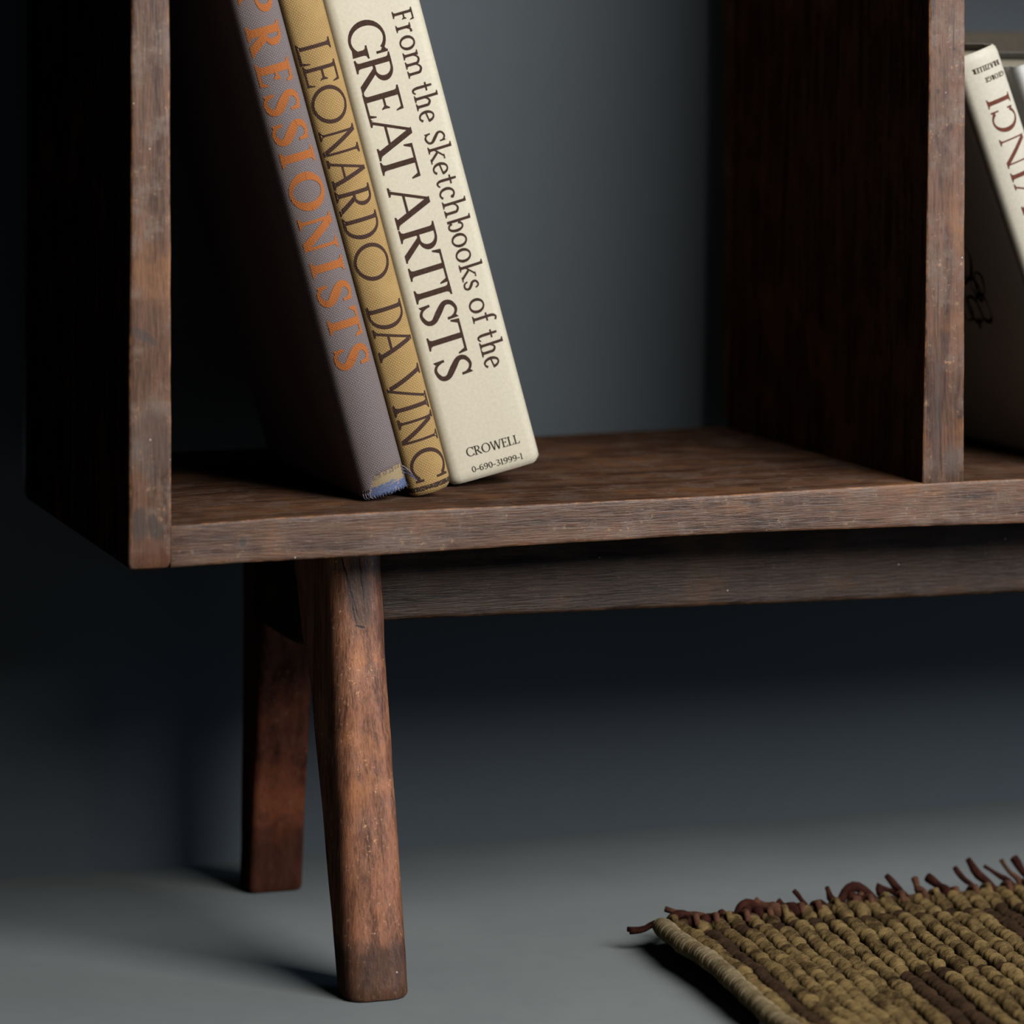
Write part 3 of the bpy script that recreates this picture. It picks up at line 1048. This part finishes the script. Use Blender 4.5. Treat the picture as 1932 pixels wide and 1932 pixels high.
tag(lt.build('spine_title', M['orange_foil'], root_cover[b1.name]), 'copper orange stamped capitals down the spine')
# lining under the tear
V, Fc, U = [], [], []
ws = [0.0036 + (0.0296 - 0.0036) * i / 14 for i in range(15)]
for s in (0.0, 0.0008, 0.003, 0.006, 0.010, 0.014, 0.018):
    for w in ws:
        V.append((w, d1(w, s) + 0.0006 + (0.0010 if s == 0 else 0), s + 0.0004 + (0.0003 * noise.noise((w * 900, s, 0)) if s == 0 else 0)))
        U.append((w, s))
for j in range(6):
    for i in range(14):
        Fc.append((j * 15 + i, j * 15 + i + 1, (j + 1) * 15 + i + 1, (j + 1) * 15 + i))
o = mesh('spine_lining', V, Fc, M['lining'], root_cover[b1.name], uvs=U)
tag(o, 'torn blue and gold lining showing at the foot of the spine')


def thread(parent, pts, r, mat):
    v, f = tube(pts, [r] * (len(pts) - 1) + [r * 0.5], 5)
    return mesh('frayed_thread', v, f, mat, root_cover[parent.name], auto=0)


fr = random.Random(11)
for i in range(15):      # short blue ends along the foot
    w = 0.0065 + 0.0235 * i / 14 + fr.uniform(-0.0005, 0.0005)
    d = d1(w, 0)
    thread(b1, [(w, d + 0.0002, 0.0022), (w + fr.uniform(-0.0004, 0.0006), d - 0.0004, 0.0009), (w + fr.uniform(-0.0010, 0.0012), d - 0.0002, -0.0001)], 0.00022, M['thread_blue'] if i % 3 else M['thread'])
for k_ in range(4):      # grey strands hanging at the left corner
    x = 0.0016 + k_ * 0.0011
    d = d1(x, 0)
    thread(b1, [(x, d - 0.0002, 0.0060), (x - 0.0006, d - 0.0008, 0.0038), (x + fr.uniform(-0.0010, 0.0004), d - 0.0006, 0.0018), (x + fr.uniform(-0.0012, 0.0010), d - 0.0004, 0.0003)], 0.00035, M['thread'])
for k_ in range(3):      # strands pulled out over the neighbouring spine
    z = 0.0125 - k_ * 0.002
    thread(b1, [(0.0280, d1(0.0280, 0) - 0.0004, z + 0.001), (0.0300, d1(0.0300, 0) - 0.0030, z - 0.0005), (0.0318 + k_ * 0.0004, 0.0035, z - 0.0035), (0.0330 + k_ * 0.0010, 0.0032, z - 0.0065)], 0.00035, M['thread_blue'] if k_ else M['thread'])
for k_ in range(9):      # loose ends along the tear
    w = 0.0092 + k_ * 0.0021
    s = tear1(w, 0, 20, 8, 19)
    thread(b1, [(w, d1(w, s) - 0.0001, s + 0.0012), (w + fr.uniform(-0.0006, 0.0006), d1(w, s) - 0.0005, s - 0.0001), (w + fr.uniform(-0.0010, 0.0010), d1(w, s) - 0.0002, s - fr.uniform(0.0006, 0.0016))], 0.00018, M['thread'])

# --- golden book
T2 = 0.0268
X2, Y2 = 0.1813, 0.0460
b2, d2 = make_book('cloth_bound_book', 'golden yellow cloth book with thin dark brown spine capitals', (X2, Y2, 0.2856), (0, LEAN, 0),
                   T2, 0.452, 0.225, M['gold_cloth'], bulge=0.0042, corner=0.0035, end_round=0.0022)
lt = Lettering(d2, 0.00018)
q = 0.0015
for ch, s0, s1, w0, w1 in [
        ('L', 0.2790, 0.2655, 0.0006, 0.0214), ('E', 0.2656, 0.2522, 0.0014, 0.0212), ('O', 0.2517, 0.2288, 0.0013, 0.0216), ('N', 0.2258, 0.2082, 0.0007, 0.0222),
        ('A', 0.2078, 0.1898, 0.0010, 0.0220), ('R', 0.1892, 0.1742, 0.0007, 0.0221), ('D', 0.1726, 0.1577, 0.0008, 0.0221), ('O', 0.1547, 0.1320, 0.0014, 0.0218),
        ('D', 0.1175, 0.1020, 0.0010, 0.0226), ('A', 0.1032, 0.0836, 0.0013, 0.0228), ('V', 0.0769, 0.0552, 0.0014, 0.0233), ('I', 0.0556, 0.0506, 0.0012, 0.0233),
        ('N', 0.0478, 0.0298, 0.0017, 0.0237), ('C', 0.0273, 0.0082, 0.0024, 0.0234)]:
    lt.down(ch, s0, s1, w0 + q, w1 + q, 0.112, 0.066)
tag(lt.build('spine_title', M['brown_ink_cloth'], root_cover[b2.name]), 'thin dark brown capitals down the spine')

# --- cream jacketed book
T3 = 0.0590
X3, Y3 = 0.2184, 0.0860


def foot3(w, d, s):
    return -0.0022 * max(0.0, 1 - s / 0.03) * (w / T3) * max(0.0, 1 - d / 0.02)


b3, d3 = make_book('jacketed_book', 'thick cream book with large dark brown title on its spine', (X3, Y3, 0.2866), (0, LEAN, 0),
                   T3, 0.440, 0.225, M['jacket'], bulge=0.0010, corner=0.0030, joint=False, end_round=0.0022, flat=0.4, foot=foot3)
lt = Lettering(d3, 0.00015)
q = 0.0058
for ch, s0, s1, w0, w1 in [
        ('G', 0.2888, 0.2668, 0.0026, 0.0254), ('R', 0.2664, 0.2458, 0.0026, 0.0254), ('E', 0.2456, 0.2296, 0.0023, 0.0253), ('A', 0.2297, 0.2038, 0.0024, 0.0258),
        ('T', 0.2095, 0.1878, 0.0020, 0.0247), ('A', 0.1860, 0.1605, 0.0021, 0.0256), ('R', 0.1598, 0.1396, 0.0021, 0.0250), ('T', 0.1425, 0.1212, 0.0019, 0.0249),
        ('I', 0.1216, 0.1136, 0.0018, 0.0250), ('S', 0.1120, 0.0978, 0.0020, 0.0252), ('T', 0.0984, 0.0770, 0.0020, 0.0250), ('S', 0.0770, 0.0628, 0.0020, 0.0252)]:
    lt.down(ch, s0, s1, w0 + q, w1 + q, 0.150, 0.070)
for word, s0, s1 in (('From', 0.2888, 0.2468), ('the', 0.2424, 0.2180), ('Sketchbooks', 0.2120, 0.1120), ('of', 0.1066, 0.0902), ('the', 0.0856, 0.0622)):
    lt.word_down(word, s0, s1, 0.0332 + q, 0.0460 + q, 0.135, 0.080, 0.06)
tag(lt.build('spine_title', M['brown_ink'], root_cover[b3.name]), 'large and small dark brown title letters down the spine')
lt = Lettering(d3, 0.00015)
lt.word_across('CROWELL', 0.0078 + q, 0.0424 + q, 0.0146, 0.0056, 0.135, 0.075, 0.04, slope=-0.05)
tag(lt.build('publisher_name', M['black_ink'], root_cover[b3.name]), 'small black capitals across the foot of the spine')
lt = Lettering(d3, 0.00015)
lt.word_across('0-690-31999-1', 0.0085 + q, 0.0418 + q, 0.0046, 0.0037, 0.16, 0.09, 0.10, slope=-0.05)
tag(lt.build('book_number', M['black_ink'], root_cover[b3.name]), 'small black figures across the foot of the spine')

# --- books in the right compartment
LEAN2 = R(-20)
L4 = 0.2745
T4 = 0.0312
# top left corner of the spine rests on the divider at (0.5215, z 0.5455)
sx, sz = -math.sin(R(20)), math.cos(R(20))
P4 = (0.5262 - sx * L4, 0.5462 - sz * L4)
b4, d4 = make_book('jacketed_book', 'ivory book standing upside down with red brown letters, leaning on the divider', (P4[0], 0.0245, P4[1]), (0, LEAN2, 0),
                   T4, L4, 0.215, M['jacket2'], bulge=0.0035, corner=0.0030, joint=True)
o4 = 0.0055


def top4(s):
    return L4 + s - 0.0002


lt = Lettering(d4, 0.00018)
for ch, a, b in (('I', -0.0378, -0.0293), ('C', -0.0538, -0.0390), ('N', -0.0760, -0.0567), ('I', -0.0862, -0.0778), ('V', -0.1065, -0.0868)):
    h = 0.0166
    # reads up the spine, tops of the letters to the left
    lt.add(glyph(ch, (b - a) / h, 0.165, 0.06), lambda x, y, a=a: (0.0323 - o4 - y * h, top4(a) + x * h))
tag(lt.build('spine_title', M['red_brown_ink'], root_cover[b4.name]), 'large red brown capitals running up the spine')
lt = Lettering(d4, 0.00018)
lt.word_across('BRAZILLER', 0.0133 - o4, 0.0332 - o4, top4(-0.0094), 0.0034, 0.20, 0.10, 0.05, flip=True)
lt.word_across('GEORGE', 0.0194 - o4, 0.0338 - o4, top4(-0.0170), 0.0031, 0.20, 0.10, 0.05, flip=True)
tag(lt.build('publisher_name', M['brown_ink'], root_cover[b4.name]), 'two lines of small brown capitals, upside down')
# line drawing printed on the cover that faces the divider
pen = Pen(0.2, 0.1)


def loop(cx, cy, rx, ry, tilt, a0=0, a1=360, w=0.0022):
    pts = []
    for i in range(25):
        a = R(a0 + (a1 - a0) * i / 24)
        x, y = rx * math.cos(a), ry * math.sin(a)
        x += 0.10 * rx * math.sin(3 * a)
        c_, s_ = math.cos(R(tilt)), math.sin(R(tilt))
        pts.append((cx + x * c_ - y * s_, cy + x * s_ + y * c_, w * (1 + 0.5 * math.sin(2 * a + cx * 300))))
    pen.ribbon(pts)


for a in [(0.089, 0.1350, 0.0100, 0.0150, 50), (0.100, 0.1290, 0.0100, 0.0100, 20), (0.0755, 0.1205, 0.0060, 0.0085, 35), (0.083, 0.1160, 0.0080, 0.0050, 60),
          (0.0810, 0.1030, 0.0085, 0.0095, 20), (0.0960, 0.1010, 0.0095, 0.0090, 0), (0.110, 0.1020, 0.0090, 0.0100, 10), (0.120, 0.1250, 0.0100, 0.0150, 10)]:
    loop(*a)
loop(0.0955, 0.0915, 0.0014, 0.0035, 20, w=0.0018)
V, Fc = [], []
for qd in pen.q:
    i = len(V)
    for d, s in qd:
        V.append((-0.00025, d, s))
    Fc.append((i, i + 1, i + 2, i + 3))
tag(mesh('cover_drawing', V, Fc, M['black_ink'], root_cover[b4.name], smooth=False, fix=False), 'dark brown line drawing on the shaded cover')

L5 = 0.2690
P5 = (P4[0] + (T4 + 0.0040) * math.cos(R(20)) + 0.0024 + 0.0042, shelf_z(0.65) + 0.0004)
b5, d5 = make_book('hardback_book', 'plain white book leaning beside the ivory upside-down book', (P5[0], 0.0250, P5[1]), (0, LEAN2, 0),
                   0.030, L5, 0.215, M['white_book'], bulge=0.003, corner=0.003)
# a broad olive book standing against the wall behind them
b6, d6 = make_book('hardback_book', 'olive brown book standing flat against the wall behind the ivory book', (0.530, 0.318, 0.2889), (0, 0, R(-90)),
                   0.022, 0.2755, 0.26, M['olive'], bulge=0.003, corner=0.002)

# ---------------------------------------------------------------- rug
RX0, RZ = 0.3420, 0.0125
rug = thing('woven_rug', (RX0, 0.06, 0.0), 'coarse tan jute rug with dark brown fret lines and a frayed dark fringe', 'rug')
RO = (RX0, 0.06, 0.0)
PITCH = 0.0118
SP = 0.0096
NROW = 44
NST = 45
rr = random.Random(21)


def back_y(x):
    return lerp_table([(0.34, 0.0600), (0.3636, 0.0625), (0.437, 0.0690), (0.5155, 0.0800), (0.604, 0.0850), (0.9, 0.094)], x)[0]


def shear(x):
    return lerp_table([(0.33, 0.035), (0.367, 0.07), (0.44, 0.15), (0.55, 0.13), (0.9, 0.10)], x)[0]


def lift(x, y):
    """the left edge stands a little proud of the floor"""
    e = max(0.0, 1 - (x - 0.335) / 0.10)
    return 0.0038 * e * e * (0.7 + 0.5 * math.sin(y * 22 + 1.0)) + 0.0010 * math.sin(x * 31) * math.sin(y * 27)


def rug_point(xr, y):
    x = xr - shear(xr) * (0.036 - y)
    return x, y


def is_brown(i, y, xr):
    by = back_y(xr)
    b = by - y
    band1 = 0.0230 + 0.010 * 0
    if i >= 2 and abs(y - (0.0375 + 0.028 * (xr - 0.3666))) < SP * 0.55:
        return True
    if i == 2 and y < 0.042:
        return True
    if i in (10, 11) and y < -0.078:
        return True
    if 10 <= i <= 30 and abs(y + 0.0815) < SP * 0.5:
        return True
    if i in (18, 19) and y < 0.04 and y > -0.036:
        return True
    if 18 <= i and abs(y + 0.032) < SP * 0.5:
        return True
    return False


# one stitch: a squashed, slanted lozenge of yarn
NS_U, NS_V = 12, 7


def stitch(V, U, Fc, MI, c, hw, hl, hh, yaw, brown, seed):
    b0 = len(V)
    ca, sa = math.cos(yaw), math.sin(yaw)
    for j in range(NS_V):
        ph = math.pi * (j + 0.5) / NS_V - math.pi / 2
        for i in range(NS_U):
            th = 2 * math.pi * i / NS_U
            r = math.cos(ph)
            x = hw * math.sin(ph)
            cy, sy = math.cos(th), math.sin(th)
            y = hl * r ** 0.8 * math.copysign(abs(cy) ** 0.8, cy)
            z = hh * r ** 0.7 * math.copysign(abs(sy) ** 0.65, sy)
            # superellipse: fuller yarn
            x *= 1.0 + 0.08 * math.sin(seed * 3.1 + j)
            V.append((c[0] + x * ca - y * sa, c[1] + x * sa + y * ca, c[2] + z))
            U.append((seed * 0.37 + x * 1.0 + y * 0.6, th * 0.004 + seed * 0.11))
    for j in range(NS_V - 1):
        for i in range(NS_U):
            q2 = (i + 1) % NS_U
            Fc.append((b0 + j * NS_U + i, b0 + j * NS_U + q2, b0 + (j + 1) * NS_U + q2, b0 + (j + 1) * NS_U + i))
            MI.append(1 if brown else 0)
    Fc.append(tuple(b0 + i for i in range(NS_U)))
    Fc.append(tuple(b0 + (NS_V - 1) * NS_U + i for i in range(NS_U)))
    MI += [1 if brown else 0] * 2


for i in range(1, NROW):
    xr = RX0 + 0.0010 + PITCH * i + rr.uniform(-0.0006, 0.0006)
    V, U, Fc, MI = [], [], [], []
    y = back_y(xr) - 0.004 - rr.uniform(0, 0.004)
    ph0 = rr.uniform(0, 6)
    ymin = back_y(xr) - SP * NST
    k_ = 0
    while y > ymin:
        br = is_brown(i, y, xr)
        x, yy = rug_point(xr, y)
        z = RZ + lift(x, yy) + rr.uniform(-0.0007, 0.0007) - (0.0016 if br else 0.0)
        big = 1.0 + 0.10 * math.sin(ph0 + k_ * 0.9) + rr.uniform(-0.10, 0.08)
        stitch(V, U, Fc, MI, (x + 0.0006 * math.sin(ph0 + k_ * 0.7), yy, z), 0.0053 * big, 0.0043 * big, 0.0054 * big, 0.42 + rr.uniform(-0.2, 0.2), br, i * 1.7 + k_ * 0.613)
        y -= SP * rr.uniform(0.82, 1.06) * (1.35 if rr.random() < 0.06 else 1.0)
        k_ += 1
    mesh('woven_row', V, Fc, [M['jute'], M['jute_brown']], rug, uvs=U, midx=MI, origin=RO, auto=0)

# bound edge cord along the left, wrapped obliquely with yarn
path, rad = [], []
NC, NSEG = 620, 14
for k_ in range(NC):
    q2 = k_ / (NC - 1)
    y = 0.0590 - q2 * 0.44
    x = lerp_table([(-0.40, 0.330), (-0.147, 0.3345), (-0.083, 0.3385), (-0.032, 0.3412), (0.012, 0.3396), (0.06, 0.3432)], y)[0]
    path.append((x, y, RZ + 0.0005 + lift(0.338, y)))
    rad.append(0.0056 * (1 + 0.06 * math.sin(y * 640) + 0.05 * math.sin(y * 179)))
V, Fc = tube(path, rad, NSEG)
U = []
for k_ in range(NC):
    for j in range(NSEG):
        y = path[k_][1]
        a = 2 * math.pi * j / NSEG
        f = 0.055 * math.sin(2 * math.pi * y / 0.0030 + a + 0.8 * math.sin(y * 90))
        i2 = k_ * NSEG + j
        V[i2] = tuple(c0 + (v0 - c0) * (1 + f) for v0, c0 in zip(V[i2], path[k_]))
        U.append((a * 0.0056, y * 1.3 + a * 0.0006))
mesh('edge_cord', V, Fc, M['jute_cord'], rug, uvs=U, origin=RO, auto=0)

# backing sheet
V, Fc = [], []
nx, ny = 24, 22
for lay in (0, 1):
    for j in range(ny + 1):
        for i in range(nx + 1):
            xr = RX0 + 0.002 + (PITCH * (NROW - 0.5)) * i / nx
            yb = back_y(xr)
            y = yb - 0.001 - (SP * NST - 0.004) * j / ny
            x, yy = rug_point(xr, y)
            V.append((x, yy, RZ + lift(x, yy) - (0.0022 if lay else 0.0048)))
st = (nx + 1) * (ny + 1)
for j in range(ny):
    for i in range(nx):
        a = j * (nx + 1) + i
        Fc.append((a, a + 1, a + nx + 2, a + nx + 1))
        Fc.append((st + a, st + a + nx + 1, st + a + nx + 2, st + a + 1))
ring = [i for i in range(nx + 1)] + [j * (nx + 1) + nx for j in range(1, ny + 1)] + [ny * (nx + 1) + i for i in range(nx - 1, -1, -1)] + [j * (nx + 1) for j in range(ny - 1, 0, -1)]
for a, b in zip(ring, ring[1:] + ring[:1]):
    Fc.append((a, b, st + b, st + a))
mesh('backing', V, Fc, M['rug_back'], rug, origin=RO, auto=0)

# back hem: a brown twisted binding that the fringe grows from
path, rad = [], []
for k_ in range(160):
    x = 0.3405 + (PITCH * (NROW - 1)) * k_ / 159
    path.append((x, back_y(x) - 0.0005, RZ + lift(x, back_y(x)) - 0.0002))
    rad.append(0.0042 * (1 + 0.16 * math.sin(k_ * 1.35) + 0.08 * math.sin(k_ * 3.3)))
V, Fc = tube(path, rad, 9)
mesh('hem', V, Fc, M['jute_brown'], rug, origin=RO, auto=0, uvs=[(v[0], v[2]) for v in V])

# fringe strands: (x, how far back, how high, sideways, radius)
fk = random.Random(5)
spec = [(0.3425, 0.016, -0.004, -0.020, 0.0017), (0.3440, 0.010, -0.005, -0.024, 0.0015), (0.352, 0.010, 0.003, -0.010, 0.0030), (0.362, 0.012, 0.006, 0.004, 0.0028),
        (0.379, 0.030, 0.010, -0.030, 0.0024), (0.374, 0.014, 0.004, 0.006, 0.0030), (0.392, 0.014, 0.006, -0.004, 0.0034), (0.402, 0.016, 0.008, 0.006, 0.0032),
        (0.414, 0.018, 0.008, -0.008, 0.0034), (0.424, 0.018, 0.012, -0.012, 0.0040), (0.437, 0.016, 0.009, -0.012, 0.0036), (0.446, 0.020, 0.018, -0.006, 0.0016),
        (0.455, 0.012, 0.006, 0.004, 0.0030), (0.466, 0.016, 0.018, -0.003, 0.0022), (0.478, 0.014, 0.008, 0.012, 0.0030), (0.490, 0.012, 0.010, -0.012, 0.0030),
        (0.503, 0.014, 0.014, -0.002, 0.0028), (0.517, 0.024, 0.022, -0.008, 0.0024), (0.519, 0.022, 0.014, -0.018, 0.0018), (0.530, 0.018, 0.018, -0.002, 0.0028),
        (0.549, 0.024, 0.016, -0.010, 0.0032), (0.566, 0.022, 0.024, -0.006, 0.0020), (0.580, 0.026, 0.030, -0.012, 0.0028), (0.597, 0.022, 0.022, -0.020, 0.0017),
        (0.600, 0.024, 0.026, -0.006, 0.0018), (0.611, 0.024, 0.026, -0.010, 0.0030)]
x = 0.624
while x < RX0 + PITCH * (NROW - 1):
    spec.append((x, fk.uniform(0.012, 0.026), fk.uniform(0.006, 0.026), fk.uniform(-0.014, 0.004), fk.uniform(0.0018, 0.0034)))
    x += fk.uniform(0.009, 0.015)
for idx, (x, bk, up, sd, r) in enumerate(spec):
    y0 = back_y(x) - 0.003
    z0 = RZ + lift(x, y0)
    pts, rs = [], []
    bk, up, sd, r = bk * 0.8, up * 0.62, sd * 0.8, r * 1.12
    for k_ in range(8):
        t = k_ / 7
        zz = z0 + 0.0035 * math.sin(min(1.0, t * 1.6) * math.pi) * (1 - t) + up * t ** 1.2
        zz = max(zz, r + 0.0004)
        pts.append((x + sd * t ** 1.3 + 0.0010 * math.sin(idx * 2.1 + t * 5), y0 + bk * t + 0.0008 * math.sin(idx + t * 6), zz))
        rs.append(r * (1.0 - 0.25 * t + 0.15 * math.sin(idx * 1.3 + t * 7)))
    V, Fc = tube(pts, rs, 8)
    mesh('fringe_strand', V, Fc, M['fringe_pink'] if idx % 5 == 4 else M['fringe'], rug, origin=RO, auto=0)
# loops of the same yarn laid over the hem
for (xa, xb, h, r) in ((0.471, 0.498, 0.009, 0.0030), (0.350, 0.372, 0.004, 0.0030), (0.398, 0.418, 0.006, 0.0032)):
    pts = []
    for k_ in range(9):
        t = k_ / 8
        x = xa + (xb - xa) * t
        pts.append((x, back_y(x) + 0.006 + 0.006 * math.sin(t * math.pi), RZ + 0.001 + h * math.sin(t * math.pi)))
    V, Fc = tube(pts, [r * (0.8 + 0.3 * math.sin(k_ / 8 * math.pi)) for k_ in range(9)], 8)
    mesh('fringe_loop', V, Fc, M['fringe'], rug, origin=RO, auto=0)
# warp ends that show as pale knots just inside the hem
for k_ in range(38):
    x = 0.352 + k_ * 0.0124 + fk.uniform(-0.002, 0.002)
    y = back_y(x)
    z = RZ + lift(x, y)
    V, Fc = tube([(x, y - 0.010, z + 0.002), (x + 0.001, y - 0.004, z + 0.0062), (x + 0.0005, y + 0.002, z + 0.0040), (x - 0.001, y + 0.006, z - 0.002)], [0.0019, 0.0024, 0.0023, 0.0018], 7)
    mesh('warp_knot', V, Fc, M['fringe_pink'] if k_ % 3 else M['jute'], rug, origin=RO, auto=0, uvs=[(v[0], v[1]) for v in V])

# small white rubber pad peeping out from under the rug's left edge
bm = bmesh.new()
bmesh.ops.create_cone(bm, cap_ends=True, segments=28, radius1=0.0125, radius2=0.0115, depth=0.0062)
bmesh.ops.bevel(bm, geom=[e for e in bm.edges if e.calc_face_angle(0) > 1.0], offset=0.0012, segments=2, affect='EDGES')
me = bpy.data.meshes.new('rubber_pad')
bm.to_mesh(me)
bm.free()
me.materials.append(M['pad'])
me.polygons.foreach_set('use_smooth', [True] * len(me.polygons))
me.set_sharp_from_angle(angle=R(40))
pad = bpy.data.objects.new('rubber_pad', me)
col.objects.link(pad)
pad.location = (0.3480, -0.1180, 0.0031)
tag(pad, 'small round white pad on the floor under the edge of the rug', 'pad')
